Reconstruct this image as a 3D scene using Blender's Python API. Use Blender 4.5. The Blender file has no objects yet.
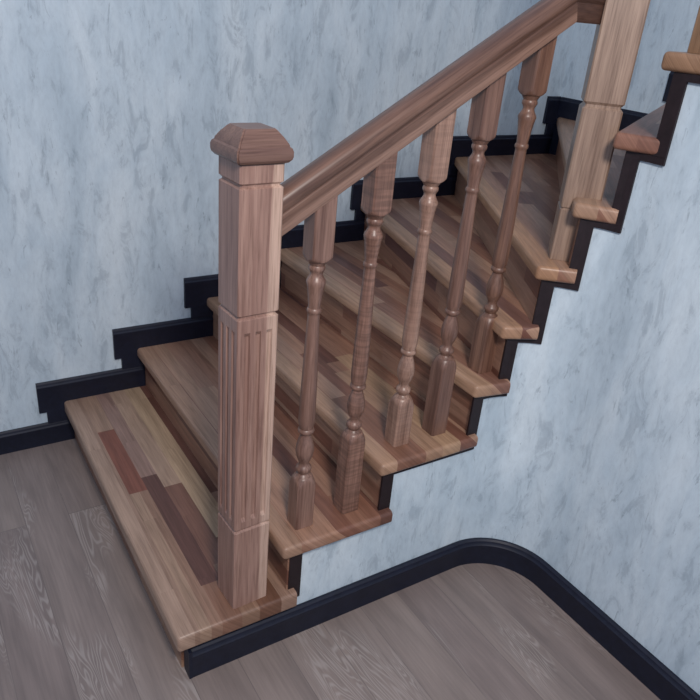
import bpy, bmesh, math, random
from mathutils import Vector, Matrix
random.seed(7)
S = bpy.context.scene
C = S.collection

# ------------------------------------------------------------------ helpers
def link(name, bm, mat, parent=None, loc=(0, 0, 0), rotz=0.0, smooth=None):
    me = bpy.data.meshes.new(name)
    bmesh.ops.recalc_face_normals(bm, faces=bm.faces[:])
    bm.to_mesh(me); bm.free()
    o = bpy.data.objects.new(name, me); C.objects.link(o)
    if mat: me.materials.append(mat)
    o.location = loc; o.rotation_euler = (0, 0, rotz)
    if parent: o.parent = parent
    if smooth is not None:
        me.shade_smooth()
        me.set_sharp_from_angle(angle=math.radians(smooth))
    return o

def struct(o):
    o['kind'] = 'structure'; return o

def thing(name, label, cat, loc=(0, 0, 0)):
    o = bpy.data.objects.new(name, None); C.objects.link(o)
    o.location = loc; o['label'] = label; o['category'] = cat
    return o

def box(bm, x0, x1, y0, y1, z0, z1):
    vs = [bm.verts.new((x, y, z)) for z in (z0, z1) for (x, y) in ((x0, y0), (x1, y0), (x1, y1), (x0, y1))]
    for f in ((0, 3, 2, 1), (4, 5, 6, 7), (0, 1, 5, 4), (1, 2, 6, 5), (2, 3, 7, 6), (3, 0, 4, 7)):
        bm.faces.new([vs[i] for i in f])

def prism(bm, poly, z0, z1):
    a = [bm.verts.new((x, y, z0)) for x, y in poly]
    b = [bm.verts.new((x, y, z1)) for x, y in poly]
    n = len(poly)
    bm.faces.new(a[::-1]); bm.faces.new(b)
    for i in range(n):
        j = (i + 1) % n
        bm.faces.new((a[i], a[j], b[j], b[i]))

def sweep(bm, rings, closed_profile=True, caps=True):
    R = [[bm.verts.new(p) for p in r] for r in rings]
    n = len(R[0])
    for i in range(len(R) - 1):
        for j in range(n if closed_profile else n - 1):
            k = (j + 1) % n
            bm.faces.new((R[i][j], R[i][k], R[i + 1][k], R[i + 1][j]))
    if caps:
        bm.faces.new(R[0][::-1]); bm.faces.new(R[-1])

# ------------------------------------------------------------------ materials
def nt(name):
    m = bpy.data.materials.new(name); m.use_nodes = True
    t = m.node_tree; b = t.nodes['Principled BSDF']
    return m, t, b

def N(t, kind, **kw):
    n = t.nodes.new(kind)
    for k, v in kw.items():
        if k in n.inputs.keys(): n.inputs[k].default_value = v
        else: setattr(n, k, v)
    return n

def srgb(h):
    c = [int(h[i:i + 2], 16) / 255 for i in (0, 2, 4)]
    return tuple(((x / 12.92) if x <= .04045 else ((x + .055) / 1.055) ** 2.4) for x in c) + (1,)

def ramp(t, stops, interp='LINEAR'):
    r = t.nodes.new('ShaderNodeValToRGB'); r.color_ramp.interpolation = interp
    e = r.color_ramp.elements
    while len(e) < len(stops): e.new(0.5)
    for k, (p, c) in enumerate(stops):
        e[k].position = p; e[k].color = c if len(c) == 4 else tuple(c) + (1,)
    return r

def mth(t, op, a, b=None, c=None):
    n = t.nodes.new('ShaderNodeMath'); n.operation = op
    for i, v in enumerate((a, b, c)):
        if v is None: continue
        if isinstance(v, (int, float)): n.inputs[i].default_value = v
        else: t.links.new(v, n.inputs[i])
    return n.outputs[0]

def mix(t, fac, a, b, mode='MIX'):
    n = t.nodes.new('ShaderNodeMix'); n.data_type = 'RGBA'; n.blend_type = mode
    for s, v in ((n.inputs['Factor'], fac), (n.inputs['A'], a), (n.inputs['B'], b)):
        if hasattr(v, 'links'): t.links.new(v, s)
        else: s.default_value = v
    return n.outputs['Result']

def comb(t, x, y, z):
    n = t.nodes.new('ShaderNodeCombineXYZ')
    for i, v in enumerate((x, y, z)):
        if isinstance(v, (int, float)): n.inputs[i].default_value = v
        else: t.links.new(v, n.inputs[i])
    return n.outputs[0]

def sep(t, v):
    n = t.nodes.new('ShaderNodeSeparateXYZ'); t.links.new(v, n.inputs[0]); return n.outputs

def noise(t, vec, scale, detail=4, rough=.55, dist=0.0):
    n = N(t, 'ShaderNodeTexNoise', Scale=scale, Detail=detail, Roughness=rough, Distortion=dist)
    t.links.new(vec, n.inputs['Vector']); return n.outputs['Fac']

def bump(t, b, h, strength, dist=.002):
    n = N(t, 'ShaderNodeBump', Strength=strength, Distance=dist)
    t.links.new(h, n.inputs['Height']); t.links.new(n.outputs[0], b.inputs['Normal'])

# glued-stave hardwood: staves run along local Y, laid side by side along X (or up a riser)
STAVE = [(0.0, srgb('70493d')), (.16, srgb('8a6251')), (.34, srgb('9f7964')), (.5, srgb('aa8772')), (.7, srgb('b2917a')),
         (.84, srgb('a68069')), (.93, srgb('916c5b')), (1.0, srgb('70504a'))]
def stave_mat(name, seed, explicit=(), tint=(1, 1, 1, 1)):
    m, t, b = nt(name)
    tc = N(t, 'ShaderNodeTexCoord'); x, y, z = sep(t, tc.outputs['Object'])
    u = mth(t, 'ADD', x, mth(t, 'MULTIPLY', z, 1.0))
    v = comb(t, mth(t, 'ADD', y, 3.17 * seed), mth(t, 'ADD', u, 0.052 * (7 + 13 * round(seed)) - .003), 0.0)
    br = N(t, 'ShaderNodeTexBrick'); t.links.new(v, br.inputs['Vector'])
    br.offset = .37; br.offset_frequency = 2; br.squash = .72; br.squash_frequency = 3
    for k, val in (('Scale', 1.0), ('Mortar Size', 0.0), ('Brick Width', .72), ('Row Height', .052), ('Bias', 0.0), ('Color1', (0, 0, 0, 1)), ('Color2', (1, 1, 1, 1))):
        br.inputs[k].default_value = val
    r = ramp(t, STAVE); t.links.new(br.outputs['Color'], r.inputs[0])
    base = r.outputs[0]
    for (x0, x1, y0, y1, col) in explicit:            # individual staves read off this tread
        inx = mth(t, 'MULTIPLY', mth(t, 'GREATER_THAN', x, x0), mth(t, 'LESS_THAN', x, x1))
        iny = mth(t, 'MULTIPLY', mth(t, 'GREATER_THAN', y, y0), mth(t, 'LESS_THAN', y, y1))
        base = mix(t, mth(t, 'MULTIPLY', inx, iny), base, srgb(col))
    # grain, shifted from stave to stave
    off = mth(t, 'MULTIPLY', br.outputs['Color'], 9.0)
    g = comb(t, mth(t, 'MULTIPLY', u, 22.0), mth(t, 'ADD', mth(t, 'MULTIPLY', y, 1.6), off), off)
    n1 = noise(t, g, 2.2, 5, .6, .6)
    g2 = comb(t, mth(t, 'MULTIPLY', u, 160.0), mth(t, 'MULTIPLY', y, 5.0), off)
    n2 = noise(t, g2, 1.5, 3, .6)
    k = ramp(t, [(.3, (.72, .70, .69)), (.62, (1.08, 1.08, 1.08))]); t.links.new(n1, k.inputs[0])
    k2 = ramp(t, [(.32, (.80, .78, .76)), (.5, (.97, .97, .97)), (.65, (1.05, 1.05, 1.05))]); t.links.new(n2, k2.inputs[0])
    c = mix(t, 1.0, base, k.outputs[0], 'MULTIPLY')
    c = mix(t, 1.0, c, k2.outputs[0], 'MULTIPLY')
    c = mix(t, 1.0, c, tint, 'MULTIPLY')
    t.links.new(c, b.inputs['Base Color'])
    b.inputs['Roughness'].default_value = .38
    b.inputs['Specular IOR Level'].default_value = .45
    bump(t, b, n2, .08, .001)
    return m

# lacquered walnut with the grain along one local axis
def post_mat(name, light, dark, axis='z', curl=0.0, pale_edge=None, seed=0.0):
    m, t, b = nt(name)
    tc = N(t, 'ShaderNodeTexCoord'); x, y, z = sep(t, tc.outputs['Object'])
    if axis == 'x': x, z = z, x
    oi = N(t, 'ShaderNodeObjectInfo')
    rnd = mth(t, 'ADD', mth(t, 'MULTIPLY', oi.outputs['Random'], 11.0), seed)
    g = comb(t, mth(t, 'ADD', mth(t, 'MULTIPLY', x, 26.0), rnd), mth(t, 'MULTIPLY', y, 26.0), mth(t, 'MULTIPLY', z, 1.5))
    n1 = noise(t, g, 1.6, 5, .6, .5)
    g2 = comb(t, mth(t, 'MULTIPLY', x, 210.0), mth(t, 'MULTIPLY', y, 210.0), mth(t, 'ADD', mth(t, 'MULTIPLY', z, 7.0), rnd))
    n2 = noise(t, g2, 1.3, 3, .6)
    r = ramp(t, [(.28, srgb(dark)), (.5, tuple((a + c) / 2 for a, c in zip(srgb(dark), srgb(light)))), (.7, srgb(light))])
    t.links.new(n1, r.inputs[0])
    c = r.outputs[0]
    if pale_edge:                                             # paler sapwood down one edge; when negative, a paler tone below a height
        w = mth(t, 'ADD', x if pale_edge[0] > 0 else mth(t, 'MULTIPLY', x, -1.0), mth(t, 'MULTIPLY', mth(t, 'SUBTRACT', n1, .5), .02))
        sr = ramp(t, [(0.0, (0, 0, 0)), (1.0, (1, 1, 1))])
        t.links.new(mth(t, 'DIVIDE', mth(t, 'SUBTRACT', w, pale_edge[0]), .008), sr.inputs[0])
        c = mix(t, sr.outputs[0], c, srgb(pale_edge[1]))
    k2 = ramp(t, [(.34, (.70, .67, .65)), (.47, (.93, .925, .92)), (.62, (1.06, 1.06, 1.06))]); t.links.new(n2, k2.inputs[0])
    c = mix(t, 1.0, c, k2.outputs[0], 'MULTIPLY')
    if curl:
        cv = comb(t, mth(t, 'MULTIPLY', x, 9.0), mth(t, 'MULTIPLY', y, 9.0), mth(t, 'MULTIPLY', z, 120.0))
        n3 = noise(t, cv, 1.0, 2, .5, .3)
        k3 = ramp(t, [(.38, (1 - curl, 1 - curl, 1 - curl)), (.6, (1.1, 1.1, 1.1))]); t.links.new(n3, k3.inputs[0])
        c = mix(t, 1.0, c, k3.outputs[0], 'MULTIPLY')
    t.links.new(c, b.inputs['Base Color'])
    b.inputs['Roughness'].default_value = .36
    b.inputs['Specular IOR Level'].default_value = .5
    bump(t, b, n2, .1, .001)
    return m

def plaster_mat():
    m, t, b = nt('streaked_plaster')
    tc = N(t, 'ShaderNodeTexCoord'); P = tc.outputs['Object']; x, y, z = sep(t, P)
    st = comb(t, mth(t, 'MULTIPLY', x, 4.2), mth(t, 'MULTIPLY', y, 4.2), mth(t, 'MULTIPLY', z, 1.15))
    big = noise(t, st, 1.5, 6, .6, .5)
    st2 = comb(t, mth(t, 'MULTIPLY', x, 14.0), mth(t, 'MULTIPLY', y, 14.0), mth(t, 'MULTIPLY', z, 5.0))
    mid = noise(t, st2, 1.5, 9, .70, .6)
    st3 = comb(t, mth(t, 'MULTIPLY', x, 55.0), mth(t, 'MULTIPLY', y, 55.0), mth(t, 'MULTIPLY', z, 24.0))
    fine = noise(t, st3, 1.6, 5, .65, .5)
    st4 = comb(t, mth(t, 'MULTIPLY', x, 34.0), mth(t, 'MULTIPLY', y, 34.0), mth(t, 'ADD', mth(t, 'MULTIPLY', z, 8.0), 5.0))
    crack = noise(t, st4, 1.3, 7, .7, 1.2)
    r = ramp(t, [(.28, srgb('afbfc9')), (.43, srgb('bfced7')), (.58, srgb('ccd9e0')), (.75, srgb('d4dfe4'))])
    t.links.new(big, r.inputs[0])
    k = ramp(t, [(.32, (.74, .755, .775)), (.415, (.83, .84, .85)), (.437, (.93, .935, .94)), (.5, (.99, .99, .99)), (.62, (1.05, 1.05, 1.05))]); t.links.new(mid, k.inputs[0])
    k2 = ramp(t, [(.3, (.92, .925, .935)), (.5, (1.0, 1.0, 1.0)), (.7, (1.03, 1.03, 1.03))]); t.links.new(fine, k2.inputs[0])
    k3 = ramp(t, [(.27, (.60, .62, .64)), (.36, (.82, .83, .84)), (.385, (1, 1, 1))]); t.links.new(crack, k3.inputs[0])
    c = mix(t, 1.0, r.outputs[0], k.outputs[0], 'MULTIPLY')
    c = mix(t, 1.0, c, k2.outputs[0], 'MULTIPLY')
    c = mix(t, 1.0, c, k3.outputs[0], 'MULTIPLY')
    t.links.new(c, b.inputs['Base Color'])
    b.inputs['Roughness'].default_value = .5
    b.inputs['Specular IOR Level'].default_value = .35
    bump(t, b, mth(t, 'ADD', mid, mth(t, 'MULTIPLY', fine, .5)), .18, .003)
    return m

def floor_mat():
    m, t, b = nt('grey_oak_laminate')
    tc = N(t, 'ShaderNodeTexCoord'); x, y, z = sep(t, tc.outputs['Object'])
    v = comb(t, mth(t, 'ADD', y, 3.33), mth(t, 'ADD', x, .095 + .131 * 40), 0.0)
    br = N(t, 'ShaderNodeTexBrick'); t.links.new(v, br.inputs['Vector'])
    br.offset = .41; br.offset_frequency = 2; br.squash = 1.0
    for k, val in (('Scale', 1.0), ('Mortar Size', 0.0014), ('Mortar Smooth', .3), ('Brick Width', 2.6), ('Row Height', .131), ('Bias', 0.0),
                   ('Color1', (0, 0, 0, 1)), ('Color2', (1, 1, 1, 1)), ('Mortar', (.5, .5, .5, 1))):
        br.inputs[k].default_value = val
    rnd = mth(t, 'MULTIPLY', br.outputs['Color'], 17.0)
    # cathedral rings: contours of a slow, stretched field
    fld = noise(t, comb(t, mth(t, 'MULTIPLY', x, 9.0), mth(t, 'ADD', mth(t, 'MULTIPLY', y, 1.3), rnd), rnd), 1.0, 3, .5, .8)
    ring = mth(t, 'SINE', mth(t, 'MULTIPLY', fld, 230.0))
    rr = ramp(t, [(.35, (0, 0, 0)), (.75, (.5, .5, .5)), (1.0, (1, 1, 1))]); t.links.new(mth(t, 'MULTIPLY_ADD', ring, .5, .5), rr.inputs[0])
    where = ramp(t, [(.52, (0, 0, 0)), (.60, (1, 1, 1))])
    t.links.new(noise(t, comb(t, mth(t, 'MULTIPLY', x, 5.5), mth(t, 'ADD', mth(t, 'MULTIPLY', y, 1.9), rnd), mth(t, 'ADD', rnd, 4.0)), 1.0, 2, .5), where.inputs[0])
    fib = noise(t, comb(t, mth(t, 'MULTIPLY', x, 120.0), mth(t, 'MULTIPLY', y, 4.0), rnd), 1.2, 4, .62, .3)
    cloud = noise(t, comb(t, mth(t, 'MULTIPLY', x, 10.0), mth(t, 'MULTIPLY', y, 1.6), rnd), 1.5, 4, .55, .4)
    base = ramp(t, [(0.0, srgb('82746f')), (.5, srgb('877973')), (1.0, srgb('8d7f78'))]); t.links.new(br.outputs['Color'], base.inputs[0])
    k = ramp(t, [(.3, (.78, .78, .79)), (.65, (1.08, 1.08, 1.08))]); t.links.new(cloud, k.inputs[0])
    k2 = ramp(t, [(.3, (.86, .86, .86)), (.65, (1.06, 1.06, 1.06))]); t.links.new(fib, k2.inputs[0])
    c = mix(t, 1.0, base.outputs[0], k.outputs[0], 'MULTIPLY')
    c = mix(t, 1.0, c, k2.outputs[0], 'MULTIPLY')
    c = mix(t, mth(t, 'MULTIPLY', mth(t, 'MULTIPLY', rr.outputs[0], where.outputs[0]), .42), c, srgb('b5aca6'))
    c = mix(t, mth(t, 'MULTIPLY', br.outputs['Fac'], .4), c, srgb('4c4644'))
    t.links.new(c, b.inputs['Base Color'])
    b.inputs['Roughness'].default_value = .5
    bump(t, b, fib, .06, .001)
    return m

def dark_mat(name, col, rough=.42):
    m, t, b = nt(name)
    tc = N(t, 'ShaderNodeTexCoord')
    n = noise(t, tc.outputs['Object'], 45, 4, .6)
    r = ramp(t, [(.3, tuple(v * .75 for v in srgb(col)[:3])), (.7, tuple(v * 1.2 for v in srgb(col)[:3]))]); t.links.new(n, r.inputs[0])
    t.links.new(r.outputs[0], b.inputs['Base Color'])
    b.inputs['Roughness'].default_value = rough
    b.inputs['Specular IOR Level'].default_value = .35
    return m

M_PLASTER, M_FLOOR = plaster_mat(), floor_mat()
M_SKIRT = dark_mat('dark_wenge_skirting', '171b2b', .5)
M_STRING = dark_mat('dark_wenge_stringer', '241a1d', .5)
M_NEWEL = post_mat('newel_walnut', 'a78678', '816055', pale_edge=(.018, 'bd9f8e'))
M_NEWEL2 = post_mat('upper_newel_walnut', 'a88f7d', '7c6455', seed=3.0)
M_CAP = post_mat('cap_walnut', '846659', '62473f', axis='x')
M_BAL = [post_mat('baluster_walnut_%d' % i, l, d, curl=c, seed=i * 2.3) for i, (l, d, c) in enumerate(
    [('98786a', '674a40', 0), ('926f60', '64473c', .24), ('a58473', '755749', .06), ('8b6a5b', '5b4037', 0), ('896654', '553a30', 0), ('94755a', '74573f', 0)])]
M_RAIL = post_mat('rail_walnut', '7e5f50', '50382f', axis='x', pale_edge=(-.024, '957565'))
M_LEVEL_SHADED = post_mat('level_rail_shaded_walnut', '5c4338', '3f2d28', axis='x')  # walnut darkened: the shade beside the upper newel is put into its colour

# ------------------------------------------------------------------ measured layout (metres)
W = 1.2595                      # face of the back wall
XR = 2.356                      # face of the right wall
WY, WX, WR = .03, 1.126, .205   # the curved wall under the stair: front run, side run, corner radius
CX, CY = WX - WR, WY - WR
T = [None, .173, .343, .513, .684, .856, 1.028, 1.203, 1.384, 1.568]
TH = .04
def arc(phi, r): return Vector((CX + r * math.cos(math.radians(phi)), CY + r * math.sin(math.radians(phi))))
ALPHA = [None, 0, 0, 0, 0, 15, 31, 45.6, 60.4, 75, 90]
NOSE = [None, Vector((0, 0)), Vector((.284, 0)), Vector((.569, .004)), Vector((.868, .010)), Vector((.930, .012)), arc(66.5, .187), arc(48.7, .187), arc(31.5, .177), arc(12.9, .187)]
MEND = [None, Vector((.332, 0)), Vector((.624, .0)), Vector((.909, .006)), Vector((.980, -.010)), arc(54.5, .178), arc(34.7, .187), arc(16, .194), arc(-3, .203), Vector((1.130, -.44))]
def dirv(a): return Vector((math.sin(math.radians(a)), math.cos(math.radians(a))))
OY, OX = W - .003, XR - .003
def hit(p, a):
    d = dirv(a); ty = (OY - p.y) / d.y if d.y > 1e-6 else 1e9; tx = (OX - p.x) / d.x if d.x > 1e-6 else 1e9
    return (p + d * ty, 'back') if ty < tx else (p + d * tx, 'right')

def surf(s, off):               # point of the under-stair wall at arc length s, off metres in front of it
    L = math.pi / 2 * WR
    if s < CX: return Vector((s, WY - off))
    if s < CX + L: return arc(90 - math.degrees((s - CX) / WR), WR - off)
    return Vector((WX - off, CY - (s - CX - L)))
def s_phi(phi): return CX + math.radians(90 - phi) * WR
SR = [None, None, .353, .628, .918, s_phi(68), s_phi(49), s_phi(31), s_phi(11.5), CX + math.pi / 2 * WR + .025, CX + math.pi / 2 * WR + .31]
SEND = CX + math.pi / 2 * WR + 2.6
def srange(a, b):
    n = max(1, int(math.ceil((b - a) / .02))) if b > CX and a < CX + .33 else 1
    return [a + (b - a) * i / n for i in range(n + 1)]

# ------------------------------------------------------------------ the setting
bm = bmesh.new(); box(bm, -2.6, XR + .1, -2.8, W + .1, -.05, 0); struct(link('floor', bm, M_FLOOR))
bm = bmesh.new(); box(bm, -2.6, XR + .1, W, W + .1, 0, 3.0); struct(link('wall_back', bm, M_PLASTER))
bm = bmesh.new(); box(bm, XR, XR + .1, -2.8, W, 0, 3.0); struct(link('wall_right', bm, M_PLASTER))

# curved wall carrying the inner ends of the steps, its top stepping up under the treads
bm = bmesh.new()
tops = []
for k in range(1, 10):
    a = .05 if k == 1 else SR[k] - .018
    b = SR[k + 1] - .018 if k < 9 else SEND
    tops.append((a, b, T[k] - (.053 if k == 1 else TH) - .001))
for a, b, zt in tops:
    ss = srange(a, b)
    rings = []
    for s in ss:
        p, q = surf(s, 0), surf(s, -.02)
        rings.append([(p.x, p.y, 0), (p.x, p.y, zt), (q.x, q.y, zt), (q.x, q.y, 0)])
    sweep(bm, rings)
bmesh.ops.remove_doubles(bm, verts=bm.verts[:], dist=1e-5)
struct(link('wall_inner', bm, M_PLASTER, smooth=40))

# skirting board running round the foot of the curved wall
PROF = [(0, 0), (.0165, 0), (.0165, .066), (.018, .070), (.018, .076), (.013, .082), (.012, .089), (.007, .094), (0, .094)]
bm = bmesh.new()
ss = srange(.040, CX) + srange(CX, CX + math.pi / 2 * WR)[1:] + [SEND]
sweep(bm, [[(surf(s, o + .0005).x, surf(s, o + .0005).y, z) for o, z in PROF] for s in ss])
box(bm, .032, .0405, .0120, .05, 0, .095)
struct(link('baseboard_inner', bm, M_SKIRT, smooth=35))

def skirt_x(bm, x0, x1, zt, h=.09, bottom=None):      # moulded board on the back wall
    pr = [(0, zt - h if bottom is None else bottom), (.014, zt - h if bottom is None else bottom), (.014, zt - .024), (.0155, zt - .021), (.0155, zt - .016), (.0105, zt - .011), (.0095, zt - .004), (.006, zt), (0, zt)]
    sweep(bm, [[(x, W - o, z) for o, z in pr] for x in (x0, x1)])
def skirt_y(bm, y0, y1, zt, bottom):
    pr = [(0, bottom), (.014, bottom), (.014, zt - .024), (.0155, zt - .021), (.0155, zt - .016), (.0105, zt - .011), (.0095, zt - .004), (.006, zt), (0, zt)]
    sweep(bm, [[(XR - o, y, z) for o, z in pr] for y in (y0, y1)])

def riser_wall_x(k):            # where riser k meets the back wall
    if k <= 4: return NOSE[k].x + .026
    return min(hit(surf(SR[k] - .037, 0), ALPHA[k])[0].x - .002, XR)
XW = [None, -.089, .198, .480, .772, 1.215, 1.700, 2.270]
bm = bmesh.new(); skirt_x(bm, -2.6, .03, .09); struct(link('baseboard_back', bm, M_SKIRT, smooth=35))
# stepped skirting boards: one level board per step with a short upright piece under its front end
for k in range(1, 8):
    bm = bmesh.new()
    x1 = riser_wall_x(k + 1) if k < 6 else XR
    xf = XR if k == 7 else riser_wall_x(k) if k > 1 else .05
    z0 = (T[k - 1] if k > 1 else 0) + .0905
    skirt_x(bm, XW[k], x1, T[k] + .09, bottom=T[k] - .032)
    box(bm, XW[k] + .026, xf, W - .0135, W, z0, T[k] - .0325)
    if k == 6: box(bm, XR - .0135, XR, 1.2, W - .0136, T[6] + .0005, T[7] - .033)
    if k == 7: skirt_y(bm, .725, W - .0155, T[7] + .09, T[7] - .032)
    struct(link('trim_%d' % k, bm, M_SKIRT, smooth=35))
for k, ya, yb in ((8, .70, .28), (9, .255, -.6)):
    bm = bmesh.new(); skirt_y(bm, yb, ya, T[k] + .09, T[k] - .032)
    box(bm, XR - .0135, XR, ya - .15, ya - .026, T[k - 1] + .0905, T[k] - .0325)
    struct(link('trim_%d' % k, bm, M_SKIRT, smooth=35))

# ------------------------------------------------------------------ staircase
stair = thing('staircase', 'winding wooden staircase with glued hardwood treads and dark sawtooth stringer against pale plaster wall', 'staircase')

def local(poly, o, a):
    ca, sa = math.cos(math.radians(a)), math.sin(math.radians(a))
    out = []
    for p in poly:
        d = Vector(p) - o
        out.append((d.x * ca - d.y * sa, d.x * sa + d.y * ca))   # rotate by +a so that the nosing lies along local Y
    return out

F1 = [(-.02, .044, -.02, 1.3, 'ab8f79'), (.044, .058, -.02, 1.3, '9a7d68'), (.057, .114, .60, .985, '82503f'), (.057, .114, .985, 1.3, 'a3856e'),
      (.058, .088, -.02, .60, 'a58870'), (.088, .118, -.02, .60, '92725d'), (.114, .165, .14, .668, '634339'), (.114, .165, .668, 1.3, '96796a'),
      (.118, .172, -.02, .14, '86634f'), (.165, .222, .2, .59, '7f5b4b'), (.165, .222, .59, 1.3, 'b0947c'), (.172, .222, -.02, .2, '8f705a'),
      (.222, .285, .30, 1.3, 'b89d7e'), (.222, .285, -.02, .3, '74523f'), (.285, .34, -.02, .5, '9e7f6a'), (.285, .36, .5, 1.3, '6e4c40')]
FX = {2: [(-.02, .052, -.02, 1.3, 'a98a74'), (.30, .37, -.02, .75, '6d4d42')],
      3: [(-.02, .052, -.02, 1.3, 'b3937a'), (.052, .15, -.02, .36, '8d6856'), (.15, .21, -.02, .5, 'a8886f'), (.21, .275, -.02, .6, 'b59679')],
      4: [(-.02, .050, -.02, 1.3, 'b5957b')], 5: [(-.02, .055, -.02, 1.3, 'b08d72')], 6: [(-.02, .055, -.03, 1.6, 'b58f70')],
      7: [(-.02, .06, -.03, 1.9, 'ad8e76')], 8: [(-.03, .055, -.06, 1.5, '97705e'), (.055, .12, -.12, .3, '8a6454')], 9: [(-.03, .14, -.3, .8, 'a58468')]}
NEWEL2_F = Vector((1.073, .031)); NA = 44.0
nd = Vector((math.cos(math.radians(NA)), -math.sin(math.radians(NA)))); nn = Vector((math.sin(math.radians(NA)), math.cos(math.radians(NA))))
N2C = NEWEL2_F + nd * .0495 + nn * .0485
for k in range(1, 10):
    n, m = NOSE[k], MEND[k]
    hn, wn = hit(n, ALPHA[k]); hb, wb = hit(m, ALPHA[k + 1])
    poly = [n, m]
    if k in (1, 2, 3):                       # the end projects past the riser line a little, the body stops under the riser
        poly = [n, m, Vector((m.x, OY)), Vector((n.x, OY))]
    else:
        poly += [hb]
        if wn != wb: poly += [Vector((OX, OY))]
        poly += [hn]
    lp = local(poly, n, ALPHA[k])
    bm = bmesh.new(); prism(bm, lp, -(.053 if k == 1 else TH), 0)
    # round over the nosing and the inner end
    es = []
    for e in bm.edges:
        a, b2 = e.verts
        ia = min(range(len(lp)), key=lambda i: (lp[i][0] - a.co.x) ** 2 + (lp[i][1] - a.co.y) ** 2)
        ib = min(range(len(lp)), key=lambda i: (lp[i][0] - b2.co.x) ** 2 + (lp[i][1] - b2.co.y) ** 2)
        if {ia, ib} in ({0, 1}, {0, len(lp) - 1}) : es.append(e)
        elif ia == ib == 0: es.append(e)
    bmesh.ops.bevel(bm, geom=es, offset=.011, segments=4, profile=.5, affect='EDGES')
    o = link('tread', bm, stave_mat('staves_tread_%d' % k, k * 1.0, F1 if k == 1 else FX[k], (.87, .82, .80, 1) if k > 1 else (.90, .89, .93, 1)), stair,
             (n.x, n.y, T[k]), -math.radians(ALPHA[k]), smooth=40)
    if k == 7:                               # notched round the upper newel
        cb = bmesh.new(); h = .0495
        prism(cb, [tuple(N2C + nd * sx * h + nn * sy * h) for sx, sy in ((-1, -1), (1, -1), (1, 1), (-1, 1))], 1.1, 1.3)
        cut = link('notch', cb, None)
        md = o.modifiers.new('b', 'BOOLEAN'); md.operation = 'DIFFERENCE'; md.object = cut; md.solver = 'EXACT'
        bpy.context.view_layer.update()
        me = bpy.data.meshes.new_from_object(o.evaluated_get(bpy.context.evaluated_depsgraph_get()))
        o.modifiers.clear(); o.data = me
        bpy.data.objects.remove(cut)
    if k == 1: o['label'] = 'lowest tread with one reddish stave and dark staves'

for k in range(2, 10):
    if k <= 4:
        p = Vector((NOSE[k].x + .027, WY - .004))
    else:
        q = surf(SR[k] - .037, .0); p = q + dirv(ALPHA[k]) * .003
    perp = Vector((dirv(ALPHA[k]).y, -dirv(ALPHA[k]).x))
    a, b = hit(p, ALPHA[k])[0], hit(p + perp * .019, ALPHA[k])[0]
    p2 = p + perp * .019 + dirv(ALPHA[k]) * (.0 if k <= 4 else .006)
    bm = bmesh.new(); prism(bm, local([p, p2, b, a], p, ALPHA[k]), T[k - 1] - T[k] + .0005, -TH - .0005)
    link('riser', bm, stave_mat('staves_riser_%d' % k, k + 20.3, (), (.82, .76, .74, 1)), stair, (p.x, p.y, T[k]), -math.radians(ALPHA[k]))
bm = bmesh.new(); box(bm, .026, .044, .056, OY, .0, T[1] - .0535)
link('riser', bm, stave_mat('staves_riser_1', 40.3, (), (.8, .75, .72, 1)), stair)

# sawtooth stringer fascia on the face of the curved wall
bm = bmesh.new()
def band(s0, s1, z0, z1, th=.007):
    sweep(bm, [[(surf(s, o).x, surf(s, o).y, z) for o, z in ((.0005, z0), (th, z0), (th, z1), (.0005, z1))] for s in srange(s0, s1)])
for k in range(2, 10):
    band(SR[k] - .037, SR[k], T[k - 1] - TH if k > 2 else T[1] - TH, T[k] - .0575)
    e = SR[k + 1] if k < 9 else SR[10] + .1
    band(SR[k] - .037, e, T[k] - .0575, T[k] - TH - .0005)
link('stringer', bm, M_STRING, stair)['label'] = 'dark sawtooth stringer fascia'

# ------------------------------------------------------------------ railing
rail = thing('stair_railing', 'brown wooden stair railing with square newel posts, turned balusters and sloping handrail on the stairs', 'railing', (NOSE[1].x + .2, .07, T[1]))
RO = Vector(rail.location)
def rl(name, bm, mat, loc, rotz=0, smooth=None, parent=rail):
    o = link(name, bm, mat, parent, loc, rotz, smooth)
    o.location = Vector(loc) - RO if parent is rail else loc
    return o

def newel_section(bm, half, zs):
    # zs: list of (z, shrink, flute depth); chamfered square with three flutes on every face
    rings = []
    fl = [-.5, 0, .5]
    for z, sh, fd in zs:
        h = half - sh; c = .004
        side = [(-h + c, 0)]
        for f in fl:
            u = f * half * 1.08
            for du, dd in ((-.0068, 0), (-.0056, .75), (0, 1), (.0056, .75), (.0068, 0)): side.append((u + du, dd * fd))
        side.append((h - c, 0))
        ring = []
        for r in range(4):
            ca, sa = [(1, 0), (0, 1), (-1, 0), (0, -1)][r]
            for u, d in side:
                x, y = u, -h + d
                ring.append((x * ca - y * sa, x * sa + y * ca, z))
        rings.append(ring)
    sweep(bm, rings)

def groove(z, w=.006, d=.005): return [(z - w, 0, 0), (z - w * .25, d, 0), (z + w * .25, d, 0), (z + w, 0, 0)]
def square_turn(bm, prof):
    sweep(bm, [[(sx * w, sy * w, z) for sx, sy in ((-1, -1), (1, -1), (1, 1), (-1, 1))] for w, z in prof])

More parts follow.
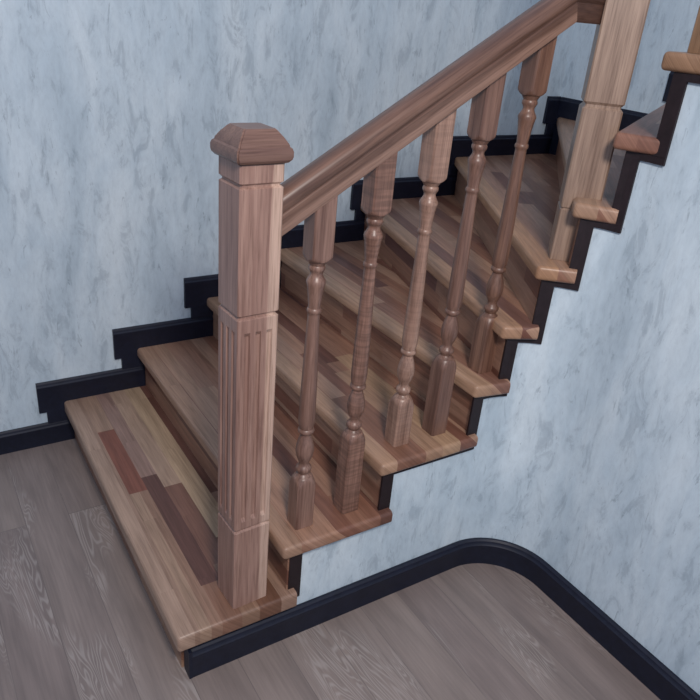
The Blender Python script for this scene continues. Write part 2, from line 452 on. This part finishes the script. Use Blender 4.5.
H = .0490
ZT = 1.312 - T[1]
bm = bmesh.new()
newel_section(bm, H, [(0, 0, 0)] + groove(.426 - T[1]) + [(.452 - T[1], 0, 0), (.462 - T[1], 0, .0062), (.950 - T[1], 0, .0062), (.960 - T[1], 0, 0)] + groove(.995 - T[1]) + groove(1.271 - T[1]) + [(ZT, 0, 0)])
n1 = rl('newel_post', bm, M_NEWEL, (.2045, .0765, T[1] + .0005), math.radians(3), 25)
n1['label'] = 'lower newel post with fluted faces and stepped cap'
bm = bmesh.new()
square_turn(bm, [(.047, 0), (.055, .003), (.0595, .008), (.0612, .014), (.0612, .024), (.059, .030), (.0552, .033), (.0545, .037), (.046, .050), (.0425, .054), (.037, .061), (.0335, .064)])
bmesh.ops.bevel(bm, geom=[e for e in bm.edges if abs(e.verts[0].co.z - e.verts[1].co.z) > 1e-4], offset=.003, segments=2, affect='EDGES')
cap = link('post_cap', bm, M_CAP, n1, (0, 0, ZT), 0, 25)

bm = bmesh.new()
Z2 = T[6]; top2 = 2.16 - Z2
newel_section(bm, H, [(0, 0, 0)] + groove(1.168 - Z2, .004, .003) + groove(1.428 - Z2, .009, .006) + [ (1.9 - Z2, 0, 0)] + groove(1.94 - Z2) + [(top2, 0, 0)])
n2 = rl('newel_post', bm, M_NEWEL2, (N2C.x, N2C.y, Z2 + .0005), -math.radians(NA), 25)
n2['label'] = 'upper newel post set at an angle in the turn'
cap2 = cap.copy(); C.objects.link(cap2); cap2.parent = n2; cap2.location = (0, 0, top2)

# handrail: sloping length, then a short level piece into the upper newel
HY = .080
SL = math.atan(.603)
def zb(x): return 1.158 + .603 * (x - .267)
PR = [(-.027, 0), (.027, 0), (.0295, .004), (.0295, .037), (.0275, .039), (.0275, .042), (.031, .046), (.0325, .053), (.0315, .062), (.027, .070), (.018, .0755), (0, .078),
      (-.018, .0755), (-.027, .070), (-.0315, .062), (-.0325, .053), (-.031, .046), (-.0275, .042), (-.0275, .039), (-.0295, .037), (-.0295, .004)]
x0, x1 = .2535, 1.014
bm = bmesh.new()
cs, sn = math.cos(SL), math.sin(SL)
Lx = (x1 - x0) / cs
def end_ring(lx, cutang):     # ring cut so that the end plane is vertical or on the mitre
    return [(lx + z * math.tan(cutang), y, z) for y, z in PR]
sweep(bm, [end_ring(0, SL), end_ring(Lx, SL / 2)])
hr = rl('handrail', bm, M_RAIL, (x0, HY, zb(x0)), 0, 40)
hr.rotation_euler = (0, -SL, 0)
hr['label'] = 'long sloping handrail with rounded top'
bm = bmesh.new()
zl = zb(x1)
endd = Vector((N2C.x - .036, N2C.y + .036))
d2 = (endd - Vector((x1, HY))); ln = d2.length
d2n = d2.normalized(); pp = Vector((-d2n.y, d2n.x))
r0 = [(-z * math.tan(SL / 2), y, z) for y, z in PR]
r1 = [(endd.x - x1 + pp.x * y, endd.y - HY + pp.y * y, z) for y, z in PR]
sweep(bm, [r0, r1])
rl('level_rail', bm, M_LEVEL_SHADED, (x1, HY, zl), 0, 40)

# balusters: square foot, turned shaft, square head cut to the slope of the rail
BH = .0265
TURN = [(.0215, 0), (.0165, .004), (.0140, .008), (.0150, .012), (.0185, .017), (.0195, .022), (.0185, .027), (.0145, .031), (.0120, .036), (.0125, .042), (.0160, .050), (.0205, .064), (.0222, .077), (.0212, .091),
        (.0175, .109), (.0138, .120), (.0128, .126), (.0150, .129), (.0190, .133), (.0198, .137), (.0190, .141), (.0165, .144), (.0175, .150), (.0190, .160), (.0197, .175), (.0185, .26), (.0160, .36), (.0135, .452),
        (.0135, .457), (.0158, .460), (.0165, .464), (.0158, .468), (.0135, .471), (.0140, .480), (.0165, .505), (.0195, .526), (.0215, .534), (.0200, .540), (.0165, .546), (.0135, .552), (.0135, .557), (.0160, .562), (.0180, .566), (.0180, .571), (.0160, .575), (.0185, .580), (.0215, .585)]
def lathe(bm, prof, n=28):
    sweep(bm, [[(r * 1.07 * math.cos(2 * math.pi * i / n), r * 1.07 * math.sin(2 * math.pi * i / n), z) for i in range(n)] for r, z in prof])
def sq_ring(z, R, n=40, h=BH):
    ring = []
    for i in range(n):
        a = 2 * math.pi * (i + .5) / n
        r = h / max(abs(math.cos(a)), abs(math.sin(a)))
        # keep true corners
        if abs(abs(math.cos(a)) - abs(math.sin(a))) < .14: r = min(r, h * 1.33)
        r = min(r, R)
        ring.append((r * math.cos(a), r * math.sin(a), z))
    return ring
SHO = [(.030, .0362), (.021, .0338), (.012, .0300), (.005, .0262), (.001, .0238), (0, .0225)]     # turned shoulder of the square blocks
SHOH = [(.016, .0362), (.010, .0340), (.005, .0300), (.0015, .0260), (0, .0225)]
BALS = [(.3715, .079, 2, .157, 0, .02), (.5165, .079, 2, .252, 1, .03), (.675, .089, 3, .146, 2, -.03), (.808, .089, 3, .240, 3, .06), (.953, .093, 4, .171, 4, .10)]
def make_baluster(x, y, z, base, mat, ztop, slope, rot):
    bm = bmesh.new(); lathe(bm, TURN)
    b = rl('baluster', bm, mat, (x, y, z + base), rot, 40)
    bm = bmesh.new(); sweep(bm, [sq_ring(-base + .0005, 1)] + [sq_ring(-dz, R) for dz, R in SHO])
    link('foot_block', bm, mat, b, smooth=30)
    bm = bmesh.new()
    rings = [sq_ring(.585 + dz, R) for dz, R in SHOH[::-1]]
    rings.append([(px, py, ztop - z - base + px * slope) for px, py, _ in sq_ring(0, 1)])
    sweep(bm, rings)
    link('head_block', bm, mat, b, smooth=30)
    return b
for x, y, k, base, mi, rot in BALS:
    make_baluster(x, y, T[k], base, M_BAL[mi], zb(x) + .0005, .603, 0)
# first baluster of the next flight, standing on the topmost tread in view
B6 = (1.187, -.177)
make_baluster(B6[0], B6[1], T[9], .16, M_BAL[5], T[9] + .895, 0, 0)
bm = bmesh.new()
q0 = Vector((1.165, -.045)); q1 = Vector((1.187, -.62))
dq = (q1 - q0).normalized(); pq = Vector((-dq.y, dq.x))
za = T[9] + .88 - .6 * (q0.y + .177); zc = T[9] + .88 + .6 * (.62 - .177)
sweep(bm, [[(q.x + pq.x * yy, q.y + pq.y * yy, zz + z) for yy, z in PR] for q, zz in ((q0, za), (q1, zc))])
rl('handrail', bm, M_RAIL, RO, 0, 40)

# ------------------------------------------------------------------ light
w = bpy.data.worlds.new('room_light'); S.world = w; w.use_nodes = True
bg = w.node_tree.nodes['Background']; bg.inputs[0].default_value = (.62, .74, 1.0, 1); bg.inputs[1].default_value = .60
def area(name, loc, target, size, energy, col):
    l = bpy.data.lights.new(name, 'AREA'); l.energy = energy; l.color = col; l.shape = 'DISK'; l.size = size
    o = bpy.data.objects.new(name, l); C.objects.link(o); o.location = loc
    o.rotation_euler = (Vector(target) - Vector(loc)).to_track_quat('-Z', 'Y').to_euler()
    return o
area('ceiling_light', (-.3, -1.8, 2.6), (.7, .3, .6), .45, 53, (1.0, .93, .88))

# ------------------------------------------------------------------ camera
cam = bpy.data.cameras.new('camera'); co = bpy.data.objects.new('camera', cam); C.objects.link(co)
co.location = (-.392689, -1.206563, 1.601385); co.rotation_euler = (1.1136822, -.08428528, -.5559078)
cam.sensor_width = 36; cam.lens = 702.7213 / 700 * 36; cam.clip_start = .02
S.camera = co
S.view_settings.view_transform = 'Standard'; S.view_settings.look = 'None'; S.view_settings.exposure = 0; S.view_settings.gamma = 1
